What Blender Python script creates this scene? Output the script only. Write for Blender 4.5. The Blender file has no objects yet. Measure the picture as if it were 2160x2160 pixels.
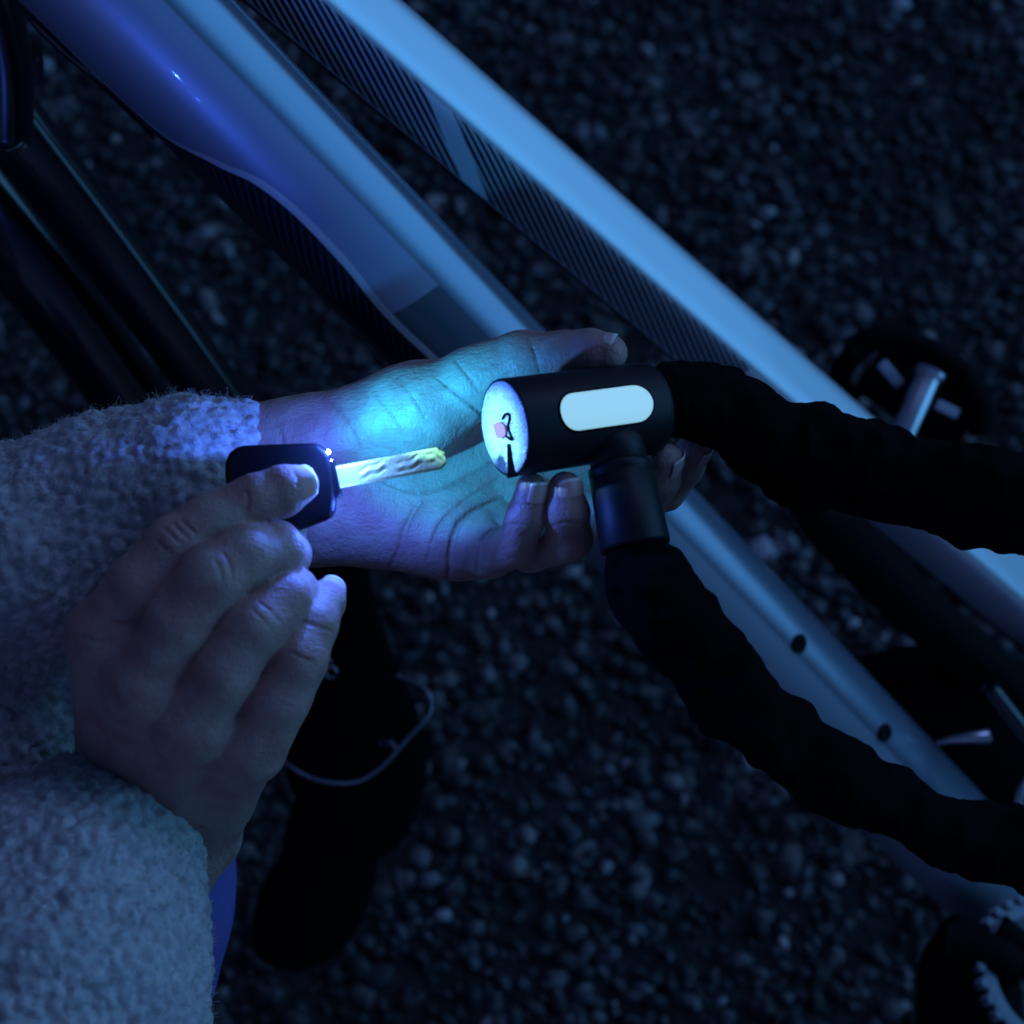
import bpy, math, random
import numpy as np
from math import radians, sin, cos, pi
from mathutils import Vector

# ------------------------------------------------------------------ camera, sky, sun, exposure
S = bpy.context.scene
PITCH = 60.0
CAM = np.array([0.0, 0.0, 1.40])
FPX = 4340.0                                  # focal length in photo pixels (2160 wide)
cam_d = bpy.data.cameras.new("camera"); cam = bpy.data.objects.new("camera", cam_d)
S.collection.objects.link(cam); S.camera = cam
cam.location = CAM; cam.rotation_euler = (radians(90 - PITCH), 0, 0)
cam_d.sensor_width = 36; cam_d.lens = 36 * FPX / 2160
cam_d.clip_start = 0.02; cam_d.clip_end = 200
cam_d.dof.use_dof = True; cam_d.dof.focus_distance = 0.75; cam_d.dof.aperture_fstop = 10.0
cam_d.dof.aperture_blades = 7

W = bpy.data.worlds.new("World"); S.world = W; W.use_nodes = True
nt = W.node_tree; nt.nodes.clear()
out = nt.nodes.new('ShaderNodeOutputWorld'); bg = nt.nodes.new('ShaderNodeBackground')
sky = nt.nodes.new('ShaderNodeTexSky'); sky.sky_type = 'NISHITA'; sky.sun_disc = False
SUN_EL, SUN_AZ = 47.0, 40.0                   # last glow high in the sky, to the right
sky.sun_elevation = radians(SUN_EL); sky.sun_rotation = radians(SUN_AZ)
tint = nt.nodes.new('ShaderNodeMix'); tint.data_type = 'RGBA'; tint.blend_type = 'MULTIPLY'
tint.inputs[0].default_value = 1.0; tint.inputs[7].default_value = (0.125, 0.18, 0.38, 1)
# afterglow: the low sky to the right of the camera is the brightest part of it
tc = nt.nodes.new('ShaderNodeTexCoord')
def lobe(d, a, b):
    dp = nt.nodes.new('ShaderNodeVectorMath'); dp.operation = 'DOT_PRODUCT'; dp.inputs[1].default_value = Vector(d).normalized()
    mr = nt.nodes.new('ShaderNodeMapRange'); mr.interpolation_type = 'SMOOTHSTEP'; mr.inputs[1].default_value = a; mr.inputs[2].default_value = b
    nt.links.new(tc.outputs['Generated'], dp.inputs[0]); nt.links.new(dp.outputs['Value'], mr.inputs[0]); return mr.outputs[0]
GLOW = 33.0
sc_ = nt.nodes.new('ShaderNodeVectorMath'); sc_.operation = 'SCALE'; sc_.inputs[0].default_value = (.13, .52, 1.10); 
k_ = nt.nodes.new('ShaderNodeMath'); k_.operation = 'MULTIPLY'; k_.inputs[1].default_value = GLOW; nt.links.new(lobe((.95, .14, .24), .80, .965), k_.inputs[0]); nt.links.new(k_.outputs[0], sc_.inputs['Scale'])
ad = nt.nodes.new('ShaderNodeVectorMath'); ad.operation = 'ADD'
nt.links.new(sky.outputs[0], tint.inputs[6]); nt.links.new(tint.outputs[2], ad.inputs[0]); nt.links.new(sc_.outputs[0], ad.inputs[1])
k2 = nt.nodes.new('ShaderNodeMath'); k2.operation = 'MULTIPLY'; k2.inputs[1].default_value = 4.4; nt.links.new(lobe((-.2, -.97, .06), .60, .95), k2.inputs[0])
s2 = nt.nodes.new('ShaderNodeVectorMath'); s2.operation = 'SCALE'; s2.inputs[0].default_value = (.24, .34, 1.0); nt.links.new(k2.outputs[0], s2.inputs['Scale'])
a2 = nt.nodes.new('ShaderNodeVectorMath'); a2.operation = 'ADD'; nt.links.new(ad.outputs[0], a2.inputs[0]); nt.links.new(s2.outputs[0], a2.inputs[1])
nt.links.new(a2.outputs[0], bg.inputs[0]); nt.links.new(bg.outputs[0], out.inputs[0])
bg.inputs[1].default_value = 0.05

sd = bpy.data.lights.new("sun", 'SUN'); sun = bpy.data.objects.new("sun", sd); S.collection.objects.link(sun)
sd.energy = 0.36; sd.angle = radians(22); sd.color = (0.26, 0.37, 1.0)
_dir = Vector((sin(radians(SUN_AZ)) * cos(radians(SUN_EL)), cos(radians(SUN_AZ)) * cos(radians(SUN_EL)), sin(radians(SUN_EL))))
sun.rotation_euler = _dir.to_track_quat('Z', 'Y').to_euler()

S.view_settings.view_transform = 'Standard'; S.view_settings.look = 'None'
S.view_settings.exposure = 0.0; S.view_settings.gamma = 1.0
S.cycles.use_adaptive_sampling = True
S.cycles.sample_clamp_indirect = 4.0
S.cycles.max_bounces = 6

# ------------------------------------------------------------------ coordinates
_c, _s = cos(radians(90 - PITCH)), sin(radians(90 - PITCH))
ROT = np.array([[1, 0, 0], [0, _c, -_s], [0, _s, _c]])
def H(u, v, h=0.0):
    """photo pixel (2160 wide) and height towards the viewer (mm, 0 = 700 mm away) -> millimetres in the view frame"""
    d = 700.0 - h
    return np.array([(u - 1080) / FPX * d, -(v - 1080) / FPX * d, -d])
def D(u, v, d): return H(u, v, 700.0 - d)
def world(V): return (np.asarray(V, float) @ ROT.T) / 1000.0 + CAM
def unit(v): v = np.asarray(v, float); return v / (np.linalg.norm(v) + 1e-12)
def ground_hit(u, v, z=0.0):
    """view-frame point where the ray meets the ground plane"""
    p = H(u, v, 0); w = ROT @ p
    t = (CAM[2] - z) * 1000 / -w[2]
    return p * t
UPV = ROT.T @ np.array([0, 0, 1.0])           # world up in the view frame

# ------------------------------------------------------------------ objects
def tag(o, label=None, cat=None, group=None, kind=None):
    for k, v in (('label', label), ('category', cat), ('group', group), ('kind', kind)):
        if v: o[k] = v
    return o
def thing(name, at, label, cat, group=None):
    o = bpy.data.objects.new(name, None); S.collection.objects.link(o)
    o.location = world(at); o.empty_display_size = 0.02
    return tag(o, label, cat, group)
def root_of(o):
    while o.parent: o = o.parent
    return o
def mesh(name, V, F, mat, parent=None, smooth=True, uv=None, attrs=None, view=True, tris=None):
    """V Nx3 view-frame mm; F list of lists or MxK array"""
    Wd = world(V) if view else np.asarray(V, float)
    if parent is not None: Wd = Wd - np.array(root_of(parent).location)
    me = bpy.data.meshes.new(name)
    if isinstance(F, np.ndarray):
        n, k = F.shape
        me.vertices.add(len(Wd)); me.vertices.foreach_set('co', Wd.astype(np.float32).ravel())
        me.loops.add(n * k); me.loops.foreach_set('vertex_index', F.astype(np.int32).ravel())
        me.polygons.add(n); me.polygons.foreach_set('loop_start', np.arange(0, n * k, k, dtype=np.int32))
        me.update(calc_edges=True)
    else:
        me.from_pydata([tuple(x) for x in Wd], [], [tuple(f) for f in F])
    if uv is not None:
        l = me.uv_layers.new(name='UVMap'); l.data.foreach_set('uv', np.asarray(uv, np.float32).ravel())
    if attrs:
        for nm, a in attrs.items():
            at = me.attributes.new(nm, 'FLOAT', 'POINT'); at.data.foreach_set('value', np.asarray(a, np.float32))
    me.validate(clean_customdata=False)
    me.shade_smooth() if smooth else me.shade_flat()
    if mat: me.materials.append(mat)
    o = bpy.data.objects.new(name, me); S.collection.objects.link(o)
    if parent is not None: o.parent = parent
    return o
def merge(parts):
    """[(V,F)] -> V,F (lists of faces)"""
    Vs, Fs, n = [], [], 0
    for V, F in parts:
        Vs.append(np.asarray(V)); Fs += [[i + n for i in f] for f in F]; n += len(V)
    return np.vstack(Vs), Fs
def bevel(o, w, seg=2, ang=35):
    m = o.modifiers.new('bevel', 'BEVEL'); m.width = w / 1000; m.segments = seg; m.limit_method = 'ANGLE'; m.angle_limit = radians(ang)
    return o

# ------------------------------------------------------------------ noise
def _hash(i, j, k, seed):
    with np.errstate(over='ignore'):
        h = (i.astype(np.uint32) * np.uint32(374761393) + j.astype(np.uint32) * np.uint32(668265263)
             + k.astype(np.uint32) * np.uint32(2147483647 - 1013) + np.uint32(seed * 974634777 % 4294967291))
        h = (h ^ (h >> np.uint32(13))) * np.uint32(1274126177); h = h ^ (h >> np.uint32(16))
        h = h * np.uint32(2246822519); h = h ^ (h >> np.uint32(15))
    return h.astype(np.float64) / 4294967295.0
def vnoise(P, scale, seed=0):
    q = P / scale; b = np.floor(q).astype(np.int64); f = q - b; f = f * f * (3 - 2 * f); r = 0
    for dx in (0, 1):
        for dy in (0, 1):
            for dz in (0, 1):
                w = (f[:, 0] if dx else 1 - f[:, 0]) * (f[:, 1] if dy else 1 - f[:, 1]) * (f[:, 2] if dz else 1 - f[:, 2])
                r = r + w * _hash(b[:, 0] + dx, b[:, 1] + dy, b[:, 2] + dz, seed)
    return r * 2 - 1
def worley(P, scale, seed=0):
    q = P / scale; b = np.floor(q).astype(np.int64); best = np.full(len(P), 9.0)
    for dx in (-1, 0, 1):
        for dy in (-1, 0, 1):
            for dz in (-1, 0, 1):
                c = b + (dx, dy, dz)
                pt = np.stack([c[:, a] + _hash(c[:, 0], c[:, 1], c[:, 2], seed + 7 * a) for a in range(3)], 1)
                best = np.minimum(best, ((pt - q) ** 2).sum(1))
    return np.sqrt(best)

# ------------------------------------------------------------------ implicit surfaces
def smin(a, b, k):
    if k <= 0: return np.minimum(a, b)
    h = np.maximum(k - np.abs(a - b), 0) / k
    return np.minimum(a, b) - h * h * k * 0.25
class Field:
    def __init__(s, lo, hi, vox):
        s.lo = np.array(lo, float); s.vox = vox
        s.n = np.ceil((np.array(hi, float) - s.lo) / vox).astype(int) + 1
        s.f = np.full(s.n, 30.0, np.float32)
        s.ax = [(s.lo[i] + np.arange(s.n[i]) * vox).astype(np.float32) for i in range(3)]
    def like(s):
        o = Field.__new__(Field); o.lo, o.vox, o.n, o.ax = s.lo, s.vox, s.n, s.ax
        o.f = np.full(s.n, 30.0, np.float32); return o
    def box(s, lo, hi):
        a = np.clip(np.floor((lo - s.lo) / s.vox).astype(int), 0, s.n); b = np.clip(np.ceil((hi - s.lo) / s.vox).astype(int) + 1, 0, s.n)
        return tuple(slice(a[i], b[i]) for i in range(3))
    def seg(s, a, b, ra, rb, pad):
        a = np.asarray(a, float); b = np.asarray(b, float); r = max(ra, rb) + pad
        sl = s.box(np.minimum(a, b) - r, np.maximum(a, b) + r)
        if any(q.stop <= q.start for q in sl): return sl, None
        X = s.ax[0][sl[0]][:, None, None] - np.float32(a[0]); Y = s.ax[1][sl[1]][None, :, None] - np.float32(a[1]); Z = s.ax[2][sl[2]][None, None, :] - np.float32(a[2])
        d = (b - a).astype(np.float32); L = float((d * d).sum()) + 1e-9
        t = np.clip((X * d[0] + Y * d[1] + Z * d[2]) / np.float32(L), 0, 1)
        dist = np.sqrt((X - t * d[0]) ** 2 + (Y - t * d[1]) ** 2 + (Z - t * d[2]) ** 2)
        return sl, dist - (np.float32(ra) + t * np.float32(rb - ra))
    def cap(s, a, b, ra, rb, k=3.0):
        sl, g = s.seg(a, b, ra, rb, 12 + k)
        if g is not None: s.f[sl] = smin(s.f[sl], g, k)
        return s
    def chain(s, pts, k=3.0):
        for (p, ra), (q, rb) in zip(pts[:-1], pts[1:]): s.cap(p, q, ra, rb, k)
        return s
    def cut(s, a, b, ra, rb, k=1.0):
        sl, g = s.seg(a, b, ra, rb, 3 + k)
        if g is not None: s.f[sl] = -smin(-s.f[sl], g, k)
        return s
    def union(s, o, k): s.f = smin(s.f, o.f, k).astype(np.float32); return s
    def val(s, P):
        q = (np.atleast_2d(P) - s.lo) / s.vox; q = np.clip(q, 0, s.n - 1.001); b = np.floor(q).astype(int); f = q - b; r = 0
        for dx in (0, 1):
            for dy in (0, 1):
                for dz in (0, 1):
                    w = (f[:, 0] if dx else 1 - f[:, 0]) * (f[:, 1] if dy else 1 - f[:, 1]) * (f[:, 2] if dz else 1 - f[:, 2])
                    r = r + w * s.f[b[:, 0] + dx, b[:, 1] + dy, b[:, 2] + dz]
        return r
    def surf(s, u, v, h0=70, h1=-90):
        hs = np.arange(h0, h1, -0.5); P = np.array([H(u, v, h) for h in hs]); inside = ((P >= s.lo) & (P <= s.lo + (s.n - 1) * s.vox)).all(1)
        val = np.where(inside, s.val(P), 9.0); w = np.nonzero(val < 0)[0]
        return P[w[0]] if len(w) else None
    def groove(s, uv, r=0.8, k=0.8, depth=0.0):
        pts = [s.surf(*p) for p in spline2(uv, 4)]; pts = [p for p in pts if p is not None]
        n = len(pts)
        for i in range(n - 1):
            if np.linalg.norm(pts[i + 1] - pts[i]) < 9:
                ta, tb = sin(pi * (i + .3) / n), sin(pi * (i + 1) / n)
                off = np.array([0, 0, depth])
                s.cut(pts[i] - off, pts[i + 1] - off, max(.2, r * (0.35 + .65 * ta)), max(.2, r * (0.35 + .65 * tb)), k)
    def nets(s):
        f = s.f; sg = f < 0; n = s.n
        cnt = np.zeros(tuple(n - 1), np.uint8)
        for dx in (0, 1):
            for dy in (0, 1):
                for dz in (0, 1): cnt += sg[dx:n[0] - 1 + dx, dy:n[1] - 1 + dy, dz:n[2] - 1 + dz]
        I = np.argwhere((cnt > 0) & (cnt < 8)); del cnt
        vid = np.full(tuple(n - 1), -1, np.int32); vid[I[:, 0], I[:, 1], I[:, 2]] = np.arange(len(I))
        pos = np.zeros((len(I), 3)); c = np.zeros(len(I))
        for ax in range(3):
            o = [a for a in range(3) if a != ax]
            for p in (0, 1):
                for q in (0, 1):
                    A = np.zeros(3, int); A[o[0]] = p; A[o[1]] = q; B = A.copy(); B[ax] = 1
                    a = f[I[:, 0] + A[0], I[:, 1] + A[1], I[:, 2] + A[2]]; b = f[I[:, 0] + B[0], I[:, 1] + B[1], I[:, 2] + B[2]]
                    m = (a < 0) != (b < 0); t = a[m] / (a[m] - b[m]); w = np.tile(A.astype(float), (m.sum(), 1)); w[:, ax] = t
                    pos[m] += w; c[m] += 1
        V = s.lo + (I + pos / np.maximum(c, 1)[:, None]) * s.vox
        Q = []
        for ax in range(3):
            o1, o2 = [(1, 2), (2, 0), (0, 1)][ax]
            s0 = [slice(None)] * 3; s1 = [slice(None)] * 3; s0[ax] = slice(0, -1); s1[ax] = slice(1, None)
            ch = np.argwhere(sg[tuple(s0)] != sg[tuple(s1)])
            ok = (ch[:, o1] > 0) & (ch[:, o2] > 0) & (ch[:, o1] < n[o1] - 1) & (ch[:, o2] < n[o2] - 1); ch = ch[ok]
            e1 = np.zeros(3, int); e1[o1] = 1; e2 = np.zeros(3, int); e2[o2] = 1
            g = lambda P: vid[P[:, 0], P[:, 1], P[:, 2]]
            q = np.stack([g(ch - e1 - e2), g(ch - e2), g(ch), g(ch - e1)], 1)
            flip = ~sg[ch[:, 0], ch[:, 1], ch[:, 2]]
            q[flip] = q[flip][:, ::-1]; Q.append(q)
        return V, np.vstack(Q)
def relax(V, F, it=2, lam=0.5):
    for _ in range(it):
        acc = np.zeros_like(V); c = np.zeros(len(V))
        for a in range(4):
            for b in ((a + 1) % 4, (a + 3) % 4):
                for x in range(3): acc[:, x] += np.bincount(F[:, a], V[F[:, b], x], len(V))
                c += np.bincount(F[:, a], minlength=len(V))
        V = V + lam * (acc / np.maximum(c, 1)[:, None] - V)
    return V
def vnormals(V, F):
    n = np.cross(V[F[:, 2]] - V[F[:, 0]], V[F[:, 3]] - V[F[:, 1]]); N = np.zeros_like(V)
    for a in range(4):
        for x in range(3): N[:, x] += np.bincount(F[:, a], n[:, x], len(V))
    return N / (np.linalg.norm(N, axis=1)[:, None] + 1e-9)

# ------------------------------------------------------------------ curves and sweeps
def spline(P, per=8):
    P = np.asarray(P, float); n = len(P)
    if n < 3: return np.array([P[0] + (P[-1] - P[0]) * t for t in np.linspace(0, 1, per + 1)])
    E = np.vstack([2 * P[0] - P[1], P, 2 * P[-1] - P[-2]]); out = []
    for i in range(n - 1):
        a, b, c, d = E[i:i + 4]
        for t in np.arange(per) / per:
            out.append(0.5 * ((2 * b) + (-a + c) * t + (2 * a - 5 * b + 4 * c - d) * t * t + (-a + 3 * b - 3 * c + d) * t ** 3))
    out.append(P[-1]); return np.array(out)
spline2 = spline
def sweep(C, R, nseg=24, sec=None, front=(0, 0, 1), cap=True, disp=None, uv=False):
    """tube along points C (view mm) with radii R. angle 0 faces `front`, +angle turns to front x T... sec(theta)->(radial scale)"""
    C = np.asarray(C, float); n = len(C); R = np.broadcast_to(np.asarray(R, float), (n,))
    T = np.gradient(C, axis=0); T /= np.linalg.norm(T, axis=1)[:, None]
    fr = np.asarray(front, float); Z = fr - (T @ fr)[:, None] * T; Z /= np.linalg.norm(Z, axis=1)[:, None]
    B = np.cross(Z, T)                             # for a tube running to the lower right this points to the upper right
    th = np.linspace(-pi, pi, nseg, endpoint=False)
    sc = np.ones(nseg) if sec is None else np.array([sec(t) for t in th])
    V = C[:, None, :] + R[:, None, None] * sc[None, :, None] * (np.cos(th)[None, :, None] * Z[:, None, :] + np.sin(th)[None, :, None] * B[:, None, :])
    if disp is not None:
        dirs = (np.cos(th)[None, :, None] * Z[:, None, :] + np.sin(th)[None, :, None] * B[:, None, :])
        V = V + dirs * disp(V.reshape(-1, 3)).reshape(n, nseg, 1)
    V = V.reshape(-1, 3)
    i = np.arange(n - 1)[:, None]; j = np.arange(nseg)[None, :]; j2 = (j + 1) % nseg
    F = np.stack([i * nseg + j, (i + 1) * nseg + j, (i + 1) * nseg + j2, i * nseg + j2], -1).reshape(-1, 4)
    if uv:
        sl = np.concatenate([[0], np.cumsum(np.linalg.norm(np.diff(C, axis=0), axis=1))])
        a0 = th[j] / (2 * pi) + 0 * i; a1 = a0 + 1.0 / nseg
        U = np.stack([np.stack([sl[i] + 0 * j, a0], -1), np.stack([sl[i + 1] + 0 * j, a0], -1), np.stack([sl[i + 1] + 0 * j, a1], -1), np.stack([sl[i] + 0 * j, a1], -1)], 2)
        return V, F, U.reshape(-1, 2)
    if cap:
        V = np.vstack([V, C[0], C[-1]]); a, b = n * nseg, n * nseg + 1
        c0 = np.stack([np.full(nseg, a), np.arange(nseg), (np.arange(nseg) + 1) % nseg], 1)
        c1 = np.stack([np.full(nseg, b), (n - 1) * nseg + (np.arange(nseg) + 1) % nseg, (n - 1) * nseg + np.arange(nseg)], 1)
        return V, F.tolist() + c0[:, ::-1].tolist() + c1[:, ::-1].tolist()
    return V, F.tolist()
def frame(axis, ref=(0, 0, 1)):
    a = unit(axis); r = np.asarray(ref, float); x = unit(r - a * (r @ a)); return x, np.cross(a, x), a
def lathe(c, axis, prof, nseg=64, ref=(0, 0, 1), closed=True):
    """prof: list of (z along axis, radius)"""
    x, y, a = frame(axis, ref); V = []; F = []
    for z, r in prof:
        for k in range(nseg):
            t = 2 * pi * k / nseg; V.append(c + a * z + (x * cos(t) + y * sin(t)) * max(r, 1e-3))
    for i in range(len(prof) - 1):
        for k in range(nseg):
            k2 = (k + 1) % nseg; F.append([i * nseg + k, i * nseg + k2, (i + 1) * nseg + k2, (i + 1) * nseg + k])
    if closed:
        F.append(list(range(nseg))[::-1]); F.append([(len(prof) - 1) * nseg + k for k in range(nseg)])
    return np.array(V), F
def prism(poly, o, x, y, n, t0, t1):
    """2D outline in plane (x,y) at origin o, extruded along n from t0 to t1"""
    m = len(poly); V = [o + x * p[0] + y * p[1] + n * t0 for p in poly] + [o + x * p[0] + y * p[1] + n * t1 for p in poly]
    F = [list(range(m))[::-1], [m + i for i in range(m)]] + [[i, (i + 1) % m, m + (i + 1) % m, m + i] for i in range(m)]
    return np.array(V), F

# ------------------------------------------------------------------ materials
def mat(name, col=(.5, .5, .5), rough=.5, metal=0.0, bump=None, **kw):
    m = bpy.data.materials.new(name); m.use_nodes = True; n = m.node_tree.nodes; b = n['Principled BSDF']
    b.inputs['Base Color'].default_value = (*col, 1); b.inputs['Roughness'].default_value = rough; b.inputs['Metallic'].default_value = metal
    for k, v in kw.items():
        k = k.replace('_', ' ')
        if k in b.inputs: b.inputs[k].default_value = v
    if bump:                                         # (scale per metre, distance mm, detail)
        t = n.new('ShaderNodeTexNoise'); t.inputs['Scale'].default_value = bump[0]; t.inputs['Detail'].default_value = bump[2]
        co = n.new('ShaderNodeTexCoord'); m.node_tree.links.new(co.outputs['Object'], t.inputs['Vector'])
        u = n.new('ShaderNodeBump'); u.inputs['Distance'].default_value = bump[1] / 1000; u.inputs['Strength'].default_value = 1.0
        m.node_tree.links.new(t.outputs[0], u.inputs['Height']); m.node_tree.links.new(u.outputs[0], b.inputs['Normal'])
    return m
class N:
    """tiny node-graph helper"""
    def __init__(s, m): s.t = m.node_tree; s.n = s.t.nodes; s.b = s.n['Principled BSDF']
    def link(s, a, b): s.t.links.new(a, b)
    def put(s, sock, v):
        if hasattr(v, 'type') and hasattr(v, 'is_output'): s.link(v, sock)
        else: sock.default_value = v
    def math(s, op, a, b=0.0, c=0.0):
        x = s.n.new('ShaderNodeMath'); x.operation = op
        for i, v in enumerate((a, b, c)): s.put(x.inputs[i], v)
        return x.outputs[0]
    def sstep(s, v, a, b, lo=0., hi=1.):
        x = s.n.new('ShaderNodeMapRange'); x.interpolation_type = 'SMOOTHSTEP'
        for i, q in enumerate((v, a, b, lo, hi)): s.put(x.inputs[i], q)
        return x.outputs[0]
    def mix(s, f, a, b):
        x = s.n.new('ShaderNodeMix'); x.data_type = 'RGBA'; s.put(x.inputs[0], f)
        s.put(x.inputs[6], a if not isinstance(a, tuple) else (*a, 1)); s.put(x.inputs[7], b if not isinstance(b, tuple) else (*b, 1)); return x.outputs[2]
    def noise(s, scale, detail=4, vec=None, rough=.5):
        x = s.n.new('ShaderNodeTexNoise'); x.inputs['Scale'].default_value = scale; x.inputs['Detail'].default_value = detail; x.inputs['Roughness'].default_value = rough
        s.link(vec if vec is not None else s.obj(), x.inputs['Vector']); return x.outputs[0]
    def voro(s, scale, feature='F1', vec=None):
        x = s.n.new('ShaderNodeTexVoronoi'); x.feature = feature; x.inputs['Scale'].default_value = scale
        s.link(vec if vec is not None else s.obj(), x.inputs['Vector']); return x.outputs['Distance']
    def obj(s):
        if not hasattr(s, '_o'): s._o = s.n.new('ShaderNodeTexCoord')
        return s._o.outputs['Object']
    def scaled(s, v, rot=(0, 0, 0), loc=(0, 0, 0)):
        x = s.n.new('ShaderNodeMapping'); x.inputs['Scale'].default_value = v; x.inputs['Rotation'].default_value = rot; s.link(s.obj(), x.inputs[0]); return x.outputs[0]
    def bump(s, h, dist, normal=None, strength=1.0):
        x = s.n.new('ShaderNodeBump'); x.inputs['Distance'].default_value = dist / 1000; x.inputs['Strength'].default_value = strength; s.link(h, x.inputs['Height'])
        if normal is not None: s.link(normal, x.inputs['Normal'])
        return x.outputs[0]
    def attr(s, nm):
        x = s.n.new('ShaderNodeAttribute'); x.attribute_name = nm; return x.outputs['Fac']

def skin_material(name):
    m = mat(name, (.44, .33, .27), .46); g = N(m)
    blot = g.noise(90, 3); red = g.sstep(blot, .42, .60)
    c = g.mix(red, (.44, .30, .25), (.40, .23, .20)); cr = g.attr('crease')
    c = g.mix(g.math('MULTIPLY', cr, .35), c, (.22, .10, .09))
    fine = g.voro(900); lines = g.noise(260, 5, g.scaled((1, 3.2, 1), (0, 0, .5))); lines2 = g.noise(420, 4, g.scaled((3.0, 1, 1), (0, 0, .35)))
    h = g.math('ADD', g.math('MULTIPLY', fine, .35), g.math('ADD', lines, g.math('MULTIPLY', lines2, .6)))
    g.link(c, g.b.inputs['Base Color']); g.link(g.bump(h, .36), g.b.inputs['Normal'])
    g.b.inputs['Subsurface Weight'].default_value = .25; g.b.inputs['Subsurface Radius'].default_value = (1, .35, .2); g.b.inputs['Subsurface Scale'].default_value = .0022
    g.b.inputs['Specular IOR Level'].default_value = .35
    return m
M_skin = skin_material('skin')
M_nail = mat('fingernail', (.72, .50, .45), .22, bump=(300, .05, 2)); M_nail.node_tree.nodes['Principled BSDF'].inputs['Subsurface Weight'].default_value = .2
M_nail.node_tree.nodes['Principled BSDF'].inputs['Subsurface Scale'].default_value = .001
M_nailtip = mat('nail_edge', (.85, .82, .78), .35)
def wool():
    m = mat('cream_boucle_wool', (.62, .60, .58), .95); g = N(m)
    n1 = g.noise(700, 5, None, .7); n2 = g.noise(220, 3)
    g.link(g.mix(g.sstep(n2, .3, .7), (.40, .39, .385), (.60, .59, .58)), g.b.inputs['Base Color'])
    g.link(g.bump(n1, .7), g.b.inputs['Normal']); g.b.inputs['Sheen Weight'].default_value = .3
    return m
M_wool = wool(); M_fibre = mat('wool_fibre', (.62, .61, .60), .9)
M_denim = mat('blue_cotton', (.11, .10, .34), .85, bump=(2500, .2, 2))
M_black = mat('black_anodised_metal', (.010, .012, .014), .48, .0, bump=(3000, .03, 2), Specular_IOR_Level=.3)
M_key = mat('key_plastic', (.006, .006, .008), .45, bump=(2000, .03, 3), Specular_IOR_Level=.2)
M_blackgloss = mat('glossy_black_paint', (.008, .009, .012), .24, Coat_Weight=.5)
M_rubber = mat('black_rubber', (.004, .004, .005), .85, Specular_IOR_Level=.1, bump=(500, .3, 4))
def strap_mat():
    m = mat('woven_black_sleeve', (.003, .003, .0035), .85, Specular_IOR_Level=.12); g = N(m)
    uv = g.n.new('ShaderNodeUVMap'); sp = g.n.new('ShaderNodeSeparateXYZ'); g.link(uv.outputs[0], sp.inputs[0])
    a = g.math('SINE', g.math('ADD', g.math('MULTIPLY', sp.outputs[0], 5.2), g.math('MULTIPLY', sp.outputs[1], 500)))
    b = g.math('SINE', g.math('SUBTRACT', g.math('MULTIPLY', sp.outputs[0], 5.2), g.math('MULTIPLY', sp.outputs[1], 500)))
    g.link(g.bump(g.math('MULTIPLY', a, b), .35, g.bump(g.noise(900, 3), .3)), g.b.inputs['Normal']); return m
M_strap = strap_mat()

# ================================================================== GROUND
rng = np.random.default_rng(7)
M_soil = mat('dark_soil', (.03, .035, .04), .95); g = N(M_soil)
g.link(g.mix(g.sstep(g.noise(60, 6), .35, .7), (.012, .014, .015), (.035, .038, .038)), g.b.inputs['Base Color'])
g.link(g.bump(g.noise(90, 6, None, .65), 8.0), g.b.inputs['Normal'])
gs = 30000
gv = np.array([[-gs, -gs, 0], [gs, -gs, 0], [gs, gs, 0], [-gs, gs, 0]]) / 1000.0
tag(mesh('ground', gv, [[0, 1, 2, 3]], M_soil, view=False), kind='structure')
# pebbles: thousands of little stones lying on the soil
def ico():
    t = (1 + 5 ** .5) / 2
    V = [(-1, t, 0), (1, t, 0), (-1, -t, 0), (1, -t, 0), (0, -1, t), (0, 1, t), (0, -1, -t), (0, 1, -t), (t, 0, -1), (t, 0, 1), (-t, 0, -1), (-t, 0, 1)]
    F = [(0, 11, 5), (0, 5, 1), (0, 1, 7), (0, 7, 10), (0, 10, 11), (1, 5, 9), (5, 11, 4), (11, 10, 2), (10, 7, 6), (7, 1, 8), (3, 9, 4), (3, 4, 2), (3, 2, 6), (3, 6, 8), (3, 8, 9), (4, 9, 5), (2, 4, 11), (6, 2, 10), (8, 6, 7), (9, 8, 1)]
    V = [unit(v) for v in V]; F2 = []; mid = {}
    def m(a, b):
        k = (min(a, b), max(a, b))
        if k not in mid: mid[k] = len(V); V.append(unit(V[a] + V[b]))
        return mid[k]
    for a, b, c in F:
        x, y, z = m(a, b), m(b, c), m(c, a); F2 += [(a, x, z), (b, y, x), (c, z, y), (x, y, z)]
    return np.array(V), np.array(F2)
iV, iF = ico()
def gpt(u, v): return world(ground_hit(u, v))
c4 = [gpt(-350, -350), gpt(2510, -350), gpt(2510, 2600), gpt(-350, 2600)]
x0, x1 = min(p[0] for p in c4), max(p[0] for p in c4); y0, y1 = min(p[1] for p in c4), max(p[1] for p in c4)
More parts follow.
